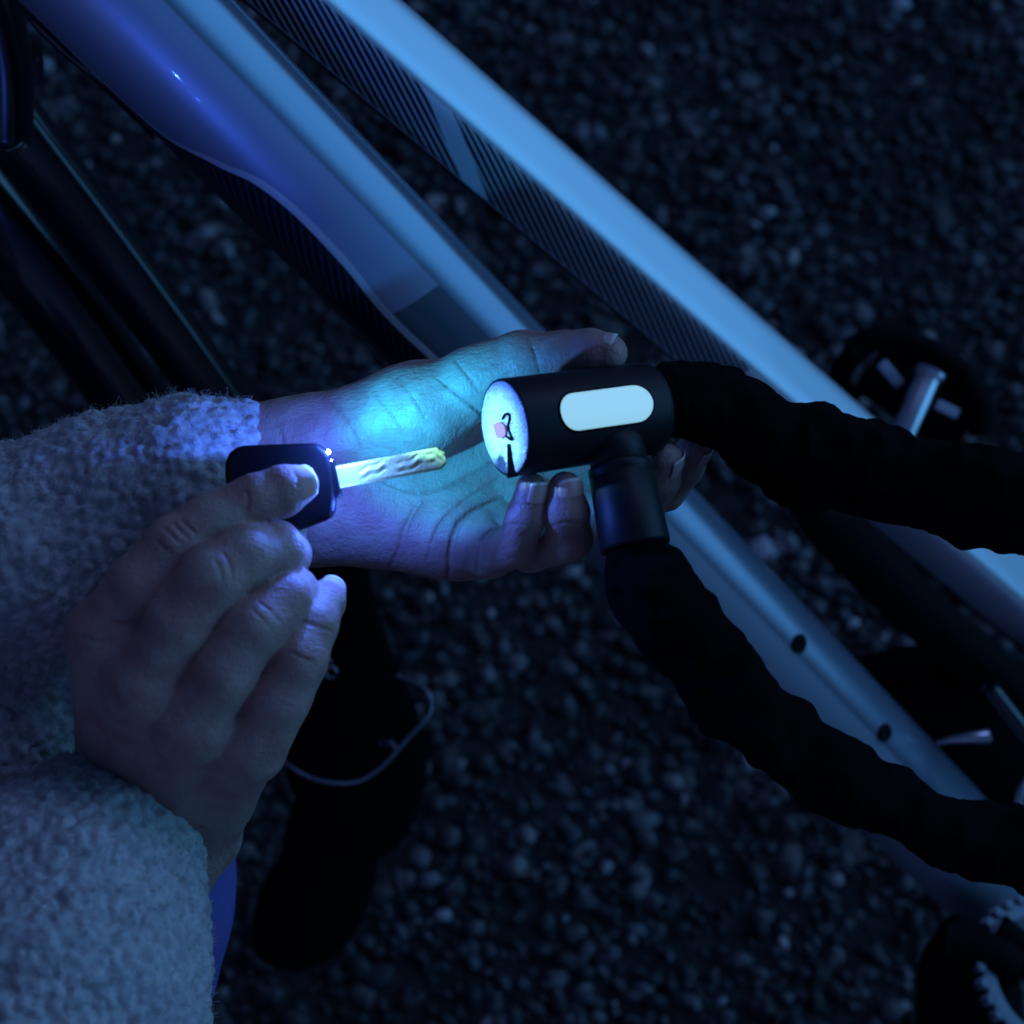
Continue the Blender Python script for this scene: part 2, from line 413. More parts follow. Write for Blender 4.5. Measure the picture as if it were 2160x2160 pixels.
def pebbles(n, smin_, smax_, power, zscale=.62):
    P = np.stack([rng.uniform(x0, x1, n), rng.uniform(y0, y1, n)], 1)
    sz = (smin_ + (smax_ - smin_) * rng.random(n) ** power) / 2000.0
    sc = np.stack([sz * rng.uniform(.75, 1.35, n), sz * rng.uniform(.6, 1.0, n), sz * rng.uniform(.4, .8, n) * zscale / .62], 1)
    V = iV[None] * (1 + rng.uniform(-.30, .22, (n, len(iV)))[:, :, None]); V = V * sc[:, None, :]
    a = rng.uniform(0, 2 * pi, n); ca, sa = np.cos(a)[:, None], np.sin(a)[:, None]; tl = rng.normal(0, .25, n)[:, None]
    x, y, z = V[..., 0], V[..., 1], V[..., 2]; z2 = z * np.cos(tl) + x * np.sin(tl); x2 = x * np.cos(tl) - z * np.sin(tl)
    X = x2 * ca - y * sa + P[:, 0:1]; Y = x2 * sa + y * ca + P[:, 1:2]; Z = z2 + sc[:, 2:3] * rng.uniform(.1, .9, n)[:, None]
    VV = np.stack([X, Y, Z], -1).reshape(-1, 3); FF = (iF[None] + (np.arange(n) * len(iV))[:, None, None]).reshape(-1, 3)
    patch = .55 + .45 * vnoise(np.stack([P[:, 0], P[:, 1], P[:, 0] * 0], 1), .07, 77) + .25 * vnoise(np.stack([P[:, 0], P[:, 1], P[:, 0] * 0], 1), .022, 78)
    tone = np.clip(patch, .12, 1.1) * np.where(rng.random(n) < .035, rng.uniform(.4, .85, n), rng.random(n) ** 2.4 * .25)
    return VV, FF, np.repeat(tone, len(iV)), np.repeat(rng.random(n), len(iV))
A = pebbles(9000, 7, 19, 2.0); Bp = pebbles(14000, 4, 9, 1.0); Cc = pebbles(45, 16, 26, 1.0); Lf = pebbles(900, 14, 30, 1.5, .16)
Cc = (np.vstack([Cc[0], Lf[0]]), np.vstack([Cc[1], Lf[1] + len(Cc[0])]), np.concatenate([Cc[2], Lf[2]]), np.concatenate([Cc[3], Lf[3]]))
VV = np.vstack([A[0], Bp[0], Cc[0]]); FF = np.vstack([A[1], Bp[1] + len(A[0]), Cc[1] + len(A[0]) + len(Bp[0])])
M_peb = mat('pebble_stone', (.2, .2, .2), .6); g = N(M_peb)
tn = g.attr('tone'); hu = g.attr('hue')
c = g.mix(hu, (.95, .90, .85), (.72, .86, .95)); x = g.n.new('ShaderNodeMix'); x.data_type = 'RGBA'; x.blend_type = 'MULTIPLY'; x.inputs[0].default_value = 1
g.link(c, x.inputs[6]); g.link(g.math('MULTIPLY', g.math('ADD', tn, .02), g.sstep(g.noise(400, 3), .2, .8, .7, 1.1)), x.inputs[7]); g.link(x.outputs[2], g.b.inputs['Base Color'])
tag(mesh('gravel', VV, FF, M_peb, view=False, attrs={'tone': np.concatenate([A[2], Bp[2], Cc[2]]), 'hue': np.concatenate([A[3], Bp[3], Cc[3]])}), kind='stuff',
    label='dark blue grey gravel with a few pale pebbles covering the ground', cat='gravel')

# ================================================================== BICYCLE
def lerp(a, b, t): return np.asarray(a) * (1 - t) + np.asarray(b) * t
TT = (D(768, 76, 916), D(1787, 951, 1111)); DT = (D(500, 235, 857), D(1900, 1665, 1140))
bike = thing('bicycle', lerp(*DT, .5) - UPV * 0, 'pale blue grey bicycle with fat glossy tubes standing on the gravel behind the hands', 'bicycle')
def paint(name, kind):
    m = mat(name, (.5, .5, .5), .3); g = N(m)
    uv = g.n.new('ShaderNodeUVMap'); sp = g.n.new('ShaderNodeSeparateXYZ'); g.link(uv.outputs[0], sp.inputs[0]); s, a = sp.outputs[0], sp.outputs[1]
    if kind == 'top':
        w = g.math('MULTIPLY', a, 130)                            # mm round the tube, + to the upper right
        wf = g.math('MULTIPLY', g.math('TANGENT', g.math('ADD', g.math('MULTIPLY', a, 2 * pi), radians(54))), 17.5)      # mm across the flat lower face
        ph = g.math('FRACT', g.math('DIVIDE', g.math('ADD', g.math('MULTIPLY', s, .40), g.math('MULTIPLY', wf, .92)), 3.1))
        line = g.sstep(g.math('ABSOLUTE', g.math('SUBTRACT', ph, .5)),   .12, .2)          # 1 = dark stroke
        zone = g.math('MULTIPLY', g.sstep(w, -31, -30.2), g.sstep(w, -3.0, -3.6))
        gp = g.math('ADD', s, g.math('MULTIPLY', wf, 1.9))
        zone = g.math('MULTIPLY', zone, g.sstep(s, 425, 424))
        gap = g.math('SUBTRACT', 1.0, g.math('MULTIPLY', g.sstep(gp, 222, 222.5), g.sstep(gp, 242, 241.5)))
        k = g.math('MULTIPLY', g.math('MULTIPLY', line, zone), gap)
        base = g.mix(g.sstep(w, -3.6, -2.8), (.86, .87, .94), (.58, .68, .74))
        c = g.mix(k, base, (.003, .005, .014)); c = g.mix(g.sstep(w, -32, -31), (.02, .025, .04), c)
        g.link(c, g.b.inputs['Base Color']); g.b.inputs['Roughness'].default_value = .42; g.link(g.sstep(w, -3.6, -2.8, .0, .6), g.b.inputs['Metallic'])
        g.link(g.sstep(w, -3.6, -2.8, .08, .4), g.b.inputs['Coat Weight']); g.b.inputs['Coat Roughness'].default_value = .03
    else:
        w = g.math('MULTIPLY', a, 195)
        # colour field on the flank, bounded below by a long curve, ending in a slanted edge
        cv = g.n.new('ShaderNodeFloatCurve'); g.link(g.math('DIVIDE', s, 500), cv.inputs['Value'])
        pts = [(0, .0), (.30, .0), (.386, .12), (.458, .47), (.52, .62), (.586, .62), (.66, .57), (.72, .58), (1, .58)]
        cu = cv.mapping.curves[0]
        while len(cu.points) > 2: cu.points.remove(cu.points[1])
        cu.points[0].location = pts[0]; cu.points[1].location = pts[-1]
        for p in pts[1:-1]: cu.points.new(*p)
        cv.mapping.update()
        lim = g.math('SUBTRACT', g.math('MULTIPLY', cv.outputs[0], 60), 52)
        d = g.math('SUBTRACT', w, lim)
        ph = g.math('FRACT', g.math('DIVIDE', g.math('ADD', g.math('MULTIPLY', s, .55), g.math('MULTIPLY', w, .83)), 3.2))
        line = g.sstep(g.math('ABSOLUTE', g.math('SUBTRACT', ph, .5)), .2, .26)
        black = g.mix(line, (.035, .05, .09), (.006, .008, .012))
        body = g.mix(g.sstep(g.math('ADD', s, g.math('MULTIPLY', w, -.25)), 332, 333), (.36, .39, .55), (.10, .14, .18))
        body = g.mix(g.sstep(s, 415, 430), body, (.34, .42, .50))
        body = g.mix(g.sstep(w, 8.0, 9.5), body, (.20, .26, .34)); 
        c = g.mix(g.sstep(d, -.4, .2), black, g.mix(g.sstep(g.math('ABSOLUTE', g.math('SUBTRACT', d, 1.6)), 1.4, 1.9), (.80, .82, .88), body))
        c = g.mix(g.sstep(s, 415, 430), c, body)
        g.link(c, g.b.inputs['Base Color']); g.link(g.sstep(w, 6, 10, .44, .2), g.b.inputs['Roughness']); g.b.inputs['Metallic'].default_value = .5
        g.b.inputs['Coat Weight'].default_value = .3; g.b.inputs['Coat Roughness'].default_value = .04
    return m
def squarish(p, rot=0.0, flat=1.0):
    def f(t):
        c, s = abs(cos(t - rot)), abs(sin(t - rot)); return 1.0 / (c ** p + s ** p) ** (1 / p) * flat
    return f
def bar(A_, B_, t0, t1, R0, R1, sec, n=120, nseg=160):
    C = np.array([lerp(A_, B_, t) for t in np.linspace(t0, t1, n)]); return sweep(C, np.linspace(R0, R1, n), nseg, sec, uv=True)
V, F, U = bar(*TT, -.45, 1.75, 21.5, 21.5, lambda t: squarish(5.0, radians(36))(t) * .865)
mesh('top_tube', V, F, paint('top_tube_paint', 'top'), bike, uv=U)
V, F, U = bar(*DT, -.42, 1.25, 31.5, 31.5, lambda t: squarish(2.5, radians(8))(t) * .965)
mesh('down_tube', V, F, paint('down_tube_paint', 'down'), bike, uv=U)
# bottle cage bolts on the down tube
M_bolt = mat('black_bolt', (.005, .005, .006), .7, Specular_IOR_Level=.1)
def on_tube(u, v, dd, R):
    """walk the ray until it meets the down tube"""
    ax = unit(DT[1] - DT[0])
    for dpt in np.arange(dd - 120, dd + 120, .25):
        p = D(u, v, dpt); q = p - DT[0]; 
        if np.linalg.norm(q - ax * (q @ ax)) < R: return p, unit(q - ax * (q @ ax))
    return D(u, v, dd), np.array([0, 0, 1.0])
for (u, v) in ((1685, 1357), (1865, 1545)):
    p, n = on_tube(u, v, 1110, 31)
    V, F = lathe(p - n * 1.0, n, [(0, 5.0), (2.0, 5.0), (2.8, 4.2), (2.8, 1.8), (1.8, 1.6)], 28); bolt = mesh('bottle_cage_bolt', V, F, M_bolt, bike, smooth=False)
# front end, upper left: head tube, fork crown, legs
C = spline([D(-160, -260, 850), D(-60, -60, 870), D(-10, 120, 890), D(-5, 300, 905)], 8)
V, F = sweep(C, 15.5, 32); mesh('head_tube', V, F, M_blackgloss, bike)
C = spline([D(-70, 130, 925), D(10, 245, 935), D(228, 525, 985), D(450, 826, 1040), D(690, 1170, 1110), D(740, 1330, 1150)], 10)
V, F = sweep(C, np.linspace(17.5, 12.5, len(C)), 40, squarish(2.6)); mesh('fork_leg', V, F, M_blackgloss, bike)
C = spline([D(-190, 230, 975), D(-60, 405, 985), D(130, 640, 1020), D(330, 920, 1070), D(560, 1240, 1130), D(680, 1420, 1170)], 10)
V, F = sweep(C, np.linspace(23, 15, len(C)), 40, squarish(2.4)); mesh('fork_leg', V, F, M_blackgloss, bike)
C = spline([D(-190, 330, 960), D(-60, 190, 930), D(20, 120, 905)], 6)
V, F = sweep(C, 17, 24); mesh('fork_crown', V, F, M_blackgloss, bike)
C = spline([D(30, -40, 850), D(67, 34, 842), D(130, 100, 846), D(215, 172, 852), D(330, 285, 880)], 8)
V, F = sweep(C, 2.3, 12); mesh('brake_cable', V, F, M_blackgloss, bike)
# front mudguard with its wire stay, lower middle
pts = [(690, 1080, 1100, 62), (712, 1200, 1110, 66), (722, 1300, 1118, 78), (732, 1420, 1130, 110), (746, 1540, 1142, 142), (752, 1620, 1150, 150), (742, 1700, 1156, 132), (705, 1760, 1165, 104), (690, 1840, 1174, 104), (650, 1920, 1184, 110), (600, 1975, 1192, 86), (560, 2005, 1198, 40), (545, 2016, 1200, 8)]
C = spline([D(a, b, d) for a, b, d, r in pts], 8); R = spline([[r * d / FPX, 0, 0] for a, b, d, r in pts], 8)[:, 0]
V, F = sweep(C, R, 48, lambda t: 1 / (abs(cos(t)) ** 2.2 * 2.2 + abs(sin(t)) ** 2.2) ** (1 / 2.2), disp=lambda P: .8 * vnoise(P, 30, 3)); mesh('mudguard', V, F, M_rubber, bike)
M_steel = mat('brushed_steel', (.45, .5, .55), .3, .9)
C = spline([D(560, 1560, 1110), D(607, 1612, 1095), D(665, 1644, 1092), D(745, 1650, 1092), D(802, 1620, 1094), D(858, 1560, 1098), D(904, 1508, 1102), D(908, 1475, 1104), D(890, 1448, 1108), D(842, 1426, 1118)], 8)
V, F = sweep(C, 1.15, 12); mesh('mudguard_stay', V, F, M_steel, bike)
C = spline([D(838, 1586, 1098), D(826, 1568, 1102), D(806, 1566, 1110)], 6); V, F = sweep(C, [1.4] * 6 + [2.0] * (len(C) - 6), 12); mesh('stay_clip', V, F, M_steel, bike)
for (u, v, r) in ((698, 1418, 3.0), (690, 1396, 1.8)):
    C = np.array([D(u, v, 1085) + r * np.array([cos(a), sin(a), .3 * sin(a)]) for a in np.linspace(0, 5.6, 24)]); V, F = sweep(C, .7, 10); mesh('cable_ring', V, F, M_steel, bike)
# right side: dark tube, crank, pedal, motor cover, chainring
C = spline([D(1690, 1050, 1050), D(1760, 1110, 1075), D(1880, 1235, 1105), D(2010, 1350, 1140), D(2260, 1570, 1190)], 8)
V, F = sweep(C, [9 + 6 * min(1, i / 8) for i in range(len(C))], 28); mesh('frame_pad', V, F, M_rubber, bike)
# motor housing
pts = [(1790, 1395, 1180, 14), (1840, 1420, 1180, 46), (1920, 1450, 1185, 95), (2010, 1500, 1190, 140), (2110, 1560, 1200, 175), (2260, 1620, 1215, 190)]
C = spline([D(a, b, d) for a, b, d, r in pts], 8); R = spline([[r * d / FPX, 0, 0] for a, b, d, r in pts], 8)[:, 0]
V, F = sweep(C, R, 48, squarish(3.0)); mesh('motor_cover', V, F, M_rubber, bike)
M_silver = mat('polished_aluminium', (.62, .66, .70), .28, .85)
C = spline([D(1978, 1568, 1110), D(2010, 1560, 1105), D(2050, 1556, 1103), D(2085, 1553, 1105)], 6)
V, F = sweep(C, [1.0 + 3.0 * (i / 18) for i in range(len(C))], 18); mesh('crank_bolt', V, F, M_silver, bike)
C = spline([D(2148, 1705, 1100), D(2158, 1660, 1100), D(2190, 1615, 1105)], 6); V, F = sweep(C, 2.0, 14); mesh('gear_cable', V, F, M_silver, bike)
C = spline([D(2085, 1445, 1105), D(2135, 1510, 1110), D(2175, 1560, 1112)], 6); V, F = sweep(C, 4.5, 14); mesh('seat_stay', V, F, M_blackgloss, bike)
# chainring: toothed ring with arms, mostly below the strap
cc = D(2210, 2060, 1122); ca_ = unit(np.array([.35, .45, .82])); fx, fy, fa = frame(ca_, (0, 1, 0))
nt_ = 30; rin, rout = 34.0, 41.0; V = []; F = []; m_ = nt_ * 4
for z in (-1.5, 1.5):
    for rr in (0, 1):
        for k in range(m_):
            t = 2 * pi * k / m_; r = rin if rr == 0 else (rout + (3.2 if k % 4 in (1, 2) else 0)); V.append(cc + (fx * cos(t) + fy * sin(t)) * r + fa * z)
for k in range(m_):
    k2 = (k + 1) % m_
    F += [[2 * m_ + k, 3 * m_ + k, 3 * m_ + k2, 2 * m_ + k2], [k, k2, m_ + k2, m_ + k], [m_ + k, m_ + k2, 3 * m_ + k2, 3 * m_ + k], [k, 2 * m_ + k, 2 * m_ + k2, k2]]
M_chain = mat('greasy_steel', (.16, .18, .22), .45, .4, bump=(400, .6, 3))
mesh('chainring', np.array(V), F, M_chain, bike, smooth=False)
parts = []
for k in range(nt_ * 2 // 2):                       # chain rollers riding on the teeth
    t = 2 * pi * (k + .5) / nt_; p = cc + (fx * cos(t) + fy * sin(t)) * 43; parts.append(lathe(p - fa * 3.2, fa, [(0, 2.2), (.6, 3.4), (1.6, 3.4), (2.0, 2.0), (4.4, 2.0), (4.8, 3.4), (5.8, 3.4), (6.4, 2.2)], 10))
V, F = merge(parts); mesh('chain', V, F, M_chain, bike, smooth=False)
C = spline([D(2100, 1960, 1125), D(2150, 2005, 1125), D(2210, 2060, 1125)], 8); V, F = sweep(C, 10, 24, squarish(3)); mesh('chainring_arm', V, F, M_rubber, bike)
# near pedal, bottom right: rounded black body
pts = [(1985, 1962, 1130, 30), (2010, 1980, 1130, 62), (2035, 2040, 1135, 98), (2045, 2130, 1140, 108), (2040, 2260, 1150, 105)]
C = spline([D(a, b, d) for a, b, d, r in pts], 8); R = spline([[r * d / FPX, 0, 0] for a, b, d, r in pts], 8)[:, 0]
V, F = sweep(C, R, 40, squarish(2.6)); V2, F2 = sweep(spline([D(1990, 1990, 1120), D(2080, 2010, 1118), D(2140, 2050, 1118)], 8), 12, 24); V, F = merge([(V, F), (V2, F2)])
mesh('crank_cover', V, F, M_rubber, bike)
# far pedal, upper right: cage with pale reflector bars and the spindle
ped = bike
def stick(a, b, w, t, mat_, nm, par):
    """flat bar from a to b (view mm), width w, thickness t"""
    ax = unit(b - a); x, y, _ = frame(ax, (0, 0, 1)); V = []
    for p in (a, b):
        for sx, sy in ((-1, -1), (1, -1), (1, 1), (-1, 1)): V.append(p + y * sx * w / 2 + x * sy * t / 2)
    F = [[0, 3, 2, 1], [4, 5, 6, 7], [0, 1, 5, 4], [1, 2, 6, 5], [2, 3, 7, 6], [3, 0, 4, 7]]
    return bevel(mesh(nm, np.array(V), F, mat_, par, smooth=False), min(w, t) * .25)
M_refl = mat('pale_reflector', (.55, .62, .75), .3, .2)
q = lambda u, v, d=1240: D(u, v, d)
pf = mesh('pedal', *merge([sweep(spline([q(1790, 740), q(1860, 712), q(1950, 735), q(2030, 790)], 6), 8, 16), sweep(spline([q(1800, 745, 1255), q(1770, 800, 1262), q(1800, 850, 1262)], 6), 7, 16),
      sweep(spline([q(2030, 790), q(2068, 860), q(2070, 920)], 6), 8, 16), sweep(spline([q(1850, 760, 1262), q(1950, 830, 1262), q(2040, 890, 1262)], 6), 22, 20, squarish(4))]), M_rubber, bike)
stick(q(1858, 765, 1205), q(1898, 812, 1205), 6.5, 3, M_refl, 'pedal_reflector', pf)
stick(q(1975, 852, 1205), q(2020, 874, 1205), 6.0, 3, M_refl, 'pedal_reflector', pf)
C = spline([q(1962, 785, 1200), q(1950, 812, 1198), q(1915, 890, 1190), q(1870, 980, 1185), q(1800, 1120, 1180)], 8)
V, F = sweep(C, [9.0 if i < 5 else 7.2 for i in range(len(C))], 24, squarish(3)); mesh('crank_arm', V, F, M_silver, bike)
# ================================================================== CHAIN LOCK
F0, F1 = H(1063, 903, 12), H(1398, 857, -18); AX = unit(F1 - F0); LL = np.linalg.norm(F1 - F0)
lock = thing('chain_lock', F0, 'black bicycle chain lock with lit silver keyhole face held open in the left hand', 'bicycle lock')
LB = LL - 5.0
prof = [(0.0, 15.2), (0.0, 15.9), (.35, 16.45), (.9, 16.6), (LB - 4, 16.3), (LB - 1.2, 15.8), (LB, 14.9), (LB + .4, 13.2)]
prof = [(.6, 0.01), (.6, 15.6)] + prof[1:]
V, F = lathe(F0, AX, prof, 128, closed=False); body = mesh('lock_barrel', V, F, M_black, lock)
bevel(body, .2)
fx, fy, fa = frame(AX, (0, 0, 1))
if fy[1] < 0: fy = -fy
# silver face
M_face = mat('scratched_steel_face', (.80, .84, .85), .38, .8); g = N(M_face)
sc = g.noise(1600, 3, None, .8); g.link(g.sstep(sc, .42, .62, .2, .5), g.b.inputs['Roughness'])
sl = g.noise(900, 2, g.scaled((1, 7, 1), (.3, .2, .9))); g.link(g.bump(g.math('ADD', sc, sl), .38), g.b.inputs['Normal'])
V, F = lathe(F0, AX, [(.9, .01), (-.05, .02), (-.1, 15.2), (.15, 15.7), (.9, 15.8)], 128, closed=False)
face = mesh('lock_face', V[:], F, M_face, lock)
def onface(u, v, dz=0.0):
    o = F0 + AX * dz; r = H(u, v, 0); t = (o @ AX) / (r @ AX); return r * t
M_dark = mat('dark_slot', (.001, .001, .002), .9, Specular_IOR_Level=.02)
M_pink = mat('rose_brass_core', (.38, .09, .16), .6, .0)
def plate(uvs, z0, z1, m, nm, par):
    P = [onface(*p) for p in uvs]; k = len(P); V = np.array([p + AX * z0 for p in P] + [p + AX * z1 for p in P])
    F = [list(range(k)), [k + i for i in range(k)][::-1]] + [[i, k + i, k + (i + 1) % k, (i + 1) % k] for i in range(k)]
    return mesh(nm, V, F, m, par, smooth=False)
plate([(1071, 936), (1078, 936), (1082, 965), (1090, 1005), (1072, 1009), (1072, 975)], -.35, .3, M_dark, 'face_slot', face)
# keyhole: dark crescent outline round a small raised core
cr = spline([onface(*p) for p in [(1062, 883), (1068, 874), (1076, 874), (1077, 886), (1074, 897), (1077, 912), (1083, 925), (1080, 927), (1070, 920)]], 6) - AX * .35
V, F = sweep(cr, .48, 8, front=-AX); mesh('keyhole_rim', V, F, M_dark, face)
core = [(1045, 896), (1052, 890), (1060, 890), (1068, 897), (1071, 908), (1070, 918), (1062, 925), (1052, 920), (1048, 908)]
plate(core, -.9, .3, M_pink, 'keyhole_core', face)
# pill shaped white label on the barrel, emission added to brighten it
M_label = mat('label_added_glow', (.80, .88, .88), .35); wb = M_label.node_tree.nodes['Principled BSDF']
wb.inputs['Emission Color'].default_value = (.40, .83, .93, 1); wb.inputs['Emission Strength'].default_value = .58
def pill(z0, z1, phi0, half, r, nz=40, nphi=16, grow=0.0, up=None):
    V = []; hw = r * half
    for i in range(nz + 1):
        z = z0 + (z1 - z0) * (0.5 - 0.5 * cos(pi * i / nz)); dz = max(0, z0 + hw - z, z - (z1 - hw)); wv = math.sqrt(max(0, hw * hw - dz * dz)) / r
        for j in range(nphi + 1):
            ph = phi0 + wv * (2 * j / nphi - 1); V.append(F0 + AX * z + (fx * cos(ph) + fy * sin(ph)) * r)
    F = [[i * (nphi + 1) + j, i * (nphi + 1) + j + 1, (i + 1) * (nphi + 1) + j + 1, (i + 1) * (nphi + 1) + j] for i in range(nz) for j in range(nphi)]
    return np.array(V), F
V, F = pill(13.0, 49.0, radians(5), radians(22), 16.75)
lbl = mesh('pill_label', V, F, M_label, lock); sm = lbl.modifiers.new('thick', 'SOLIDIFY'); sm.thickness = .0006; sm.offset = 0
V, F = pill(12.3, 49.7, radians(5), radians(24.5), 16.62); rim = mesh('label_rim', V, F, M_dark, lbl)
sm = rim.modifiers.new('thick', 'SOLIDIFY'); sm.thickness = .0004; sm.offset = 0
# branch socket
G0, G1 = H(1296, 930, 1), H(1341, 1155, 9); GA = unit(G1 - G0); GL = np.linalg.norm(G1 - G0)
V, F = lathe(G0 - GA * 3, GA, [(-2, 1), (-1, 5), (1.2, 8.2), (4, 9.6), (11, 9.8), (11.4, 9.2)], 64, closed=False); mesh('bolt_neck', V, F, M_black, lock)
V, F = lathe(G0, GA, [(8.4, 7), (8.4, 10.2), (9.0, 10.9), (11.6, 11.0), (12.0, 10.5), (12.5, 11.0), (GL - 1, 12.0), (GL, 11.7), (GL, 8)], 72, closed=False); mesh('bolt_socket', V, F, M_black, lock)
# woven sleeves over the chain
def strap(pts, seed, nm):
    C = spline([H(u, v, h) for u, v, h, r in pts], 26); R = spline([[r * (700 - h) / FPX, 0, 0] for u, v, h, r in pts], 26)[:, 0]
    sl = np.concatenate([[0], np.cumsum(np.linalg.norm(np.diff(C, axis=0), axis=1))])
    bunch = 1 + .035 * np.sin(sl / 9.0 + 1.2 * np.sin(sl / 23 + seed)) + .02 * np.sin(sl / 4.1 + seed)
    V, F, U = sweep(C, R * bunch, 120, disp=lambda P: 2.8 * vnoise(P, 11, seed) + 1.5 * vnoise(P * (1, 1, 1), 6, seed + 1) + 1.2 * (.5 - np.abs(vnoise(P, 7, seed + 5))) + .25 * vnoise(P, 1.6, seed + 2), uv=True)
    U = U * (1, 1)
    return mesh(nm, V, F, M_strap, lock, uv=U)
strap([(1370, 860, -18, 66), (1405, 852, -21, 77), (1440, 846, -22, 76), (1470, 843, -22, 77), (1510, 852, -22, 78), (1580, 898, -21, 86), (1640, 938, -19, 100), (1740, 970, -16, 102), (1850, 996, -12, 99), (2000, 1030, -6, 102), (2160, 1068, 0, 96), (2400, 1130, 10, 96)], 11, 'chain_sleeve')
strap([(1338, 1140, 8, 58), (1345, 1170, 8, 70), (1368, 1215, 8, 86), (1440, 1330, 8, 86), (1550, 1462, 8, 86), (1662, 1570, 6, 82), (1785, 1648, 4, 76), (1905, 1712, 2, 72), (2010, 1765, 0, 74), (2150, 1785, -2, 88), (2400, 1800, -4, 90)], 29, 'chain_sleeve')

# ================================================================== KEY
key = thing('key', H(590, 1020, 17), 'black plastic key with glowing lamp and pale grooved blade pinched in the right hand', 'key')
KH = 17
ol = [(477, 1000), (478, 975), (486, 956), (500, 945), (516, 940), (600, 937), (662, 935), (674, 938), (697, 957), (703, 985), (709, 1056), (707, 1078), (700, 1090), (688, 1098), (624, 1122), (560, 1106), (500, 1062), (480, 1025)]
P = [H(u, v, KH) for u, v in ol]; k = len(P); z = np.array([0, 0, 4.3])
V = np.array([p - z for p in P] + [p + z for p in P]); F = [list(range(k)), [k + i for i in range(k)][::-1]] + [[i, k + i, k + (i + 1) % k, (i + 1) % k] for i in range(k)]
bevel(mesh('key_head', V, F, M_key, key, smooth=False), 1.6, 4)
P = [H(u, v, KH) for u, v in [(698, 968), (706, 970), (721, 1042), (718, 1048), (706, 1052)]]; k = len(P); z = np.array([0, 0, 3.4])
V = np.array([p - z for p in P] + [p + z for p in P]); F = [list(range(k)), [k + i for i in range(k)][::-1]] + [[i, k + i, k + (i + 1) % k, (i + 1) % k] for i in range(k)]
bevel(mesh('key_collar', V, F, M_key, key, smooth=False), .5, 3)
M_blade = mat('nickel_silver_blade', (.46, .43, .15), .5, .1, bump=(900, .15, 3))
B0, B1 = H(700, 1009, KH), H(940, 964, KH - 2); ba = unit(B1 - B0); bl = np.linalg.norm(B1 - B0); bn = unit(np.array([0, 0, 1.0]) - ba * ba[2]); by = np.cross(bn, ba)
if by[1] < 0: by = -by
V = []; F = []
nu, nv = 150, 30
def wave(x): return 1.0 * sin(x / 2.2) * (.8 + .3 * sin(x * .37)) + .35 * sin(x / .9)
Vt = []
for i in range(nu + 1):
    x = bl * i / nu; hw = 3.7 - max(0, x - (bl - 2.2)) * .75
    for j in range(nv + 1):
        y = -hw + 2 * hw * j / nv; e = abs(y) / hw
        zz = 1.15 * (1 - max(0, e - .78) * 2.2)
        if x > 9: 
            d_ = abs(y - .2 - wave(x)); zz += .38 * math.exp(-(d_ / .65) ** 2) - .28 * math.exp(-((d_ - 1.5) / .5) ** 2)
        Vt.append(B0 + ba * x + by * y + bn * zz)
for i in range(nu + 1):
    x = bl * i / nu; hw = 3.7 - max(0, x - (bl - 2.2)) * .75
    for j in range(nv + 1):
        y = -hw + 2 * hw * j / nv; Vt.append(B0 + ba * x + by * y - bn * 1.0)
o = (nu + 1) * (nv + 1)
for i in range(nu):
    for j in range(nv):
        a = i * (nv + 1) + j; F.append([a, a + nv + 1, a + nv + 2, a + 1]); F.append([o + a, o + a + 1, o + a + nv + 2, o + a + nv + 1])
    a = i * (nv + 1); F.append([a, o + a, o + a + nv + 1, a + nv + 1]); a += nv; F.append([a, a + nv + 1, o + a + nv + 1, o + a])
a = nu * (nv + 1)
for j in range(nv): F.append([a + j, o + a + j, o + a + j + 1, a + j + 1])
mesh('key_blade', np.array(Vt), F, M_blade, key)
# lamp in the corner of the key head
LP = H(692, 953, KH + 5.0)
M_led = mat('lamp_glow', (1, 1, 1), .3); lb = M_led.node_tree.nodes['Principled BSDF']; lb.inputs['Emission Color'].default_value = (.55, .72, 1, 1); lb.inputs['Emission Strength'].default_value = 14
V, F = lathe(LP - np.array([0, 0, 1.2]), (0.75, 0.1, .65), [(-.6, .2), (-.4, .6), (0, .85), (.4, .6), (.6, .2)], 20); mesh('lamp', V, F, M_led, key)
V, F = lathe(H(699, 971, KH + 3.6), (0.8, 0.1, .6), [(-.3, .1), (0, .35), (.3, .1)], 14); mesh('lamp', V, F, M_led, key)
def lamp(nm, kind, at, aim, power, col, size, **kw):
    d_ = bpy.data.lights.new(nm, kind); o = bpy.data.objects.new(nm, d_); S.collection.objects.link(o); o.parent = key
    o.location = Vector(world(at)) - key.location; d_.energy = power; d_.color = col; d_.shadow_soft_size = size / 1000
    dv = Vector(world(aim) - world(at)); o.rotation_euler = dv.to_track_quat('-Z', 'Y').to_euler()
    for k_, v_ in kw.items(): setattr(d_, k_, v_)
    return o
LQ = H(722, 920, KH + 9)
lamp('lamp_and_fill_light', 'POINT', LQ, F0, .27, (.055, .16, 1.0), 1.6)
lamp('lamp_and_fill_light', 'POINT', H(742, 1068, KH + 4), F0, .055, (.055, .16, 1.0), 2.0)  # added fill for the lower palm, no lamp sits here
lamp('lamp_beam', 'SPOT', LQ, H(915, 880, -22), .42, (.0, .58, .82), 1.2, spot_size=radians(84), spot_blend=1.0)
lamp('lamp_beam', 'SPOT', LQ, H(1070, 915, 8), .50, (.25, .80, 1.0), 1.2, spot_size=radians(38), spot_blend=1.0)
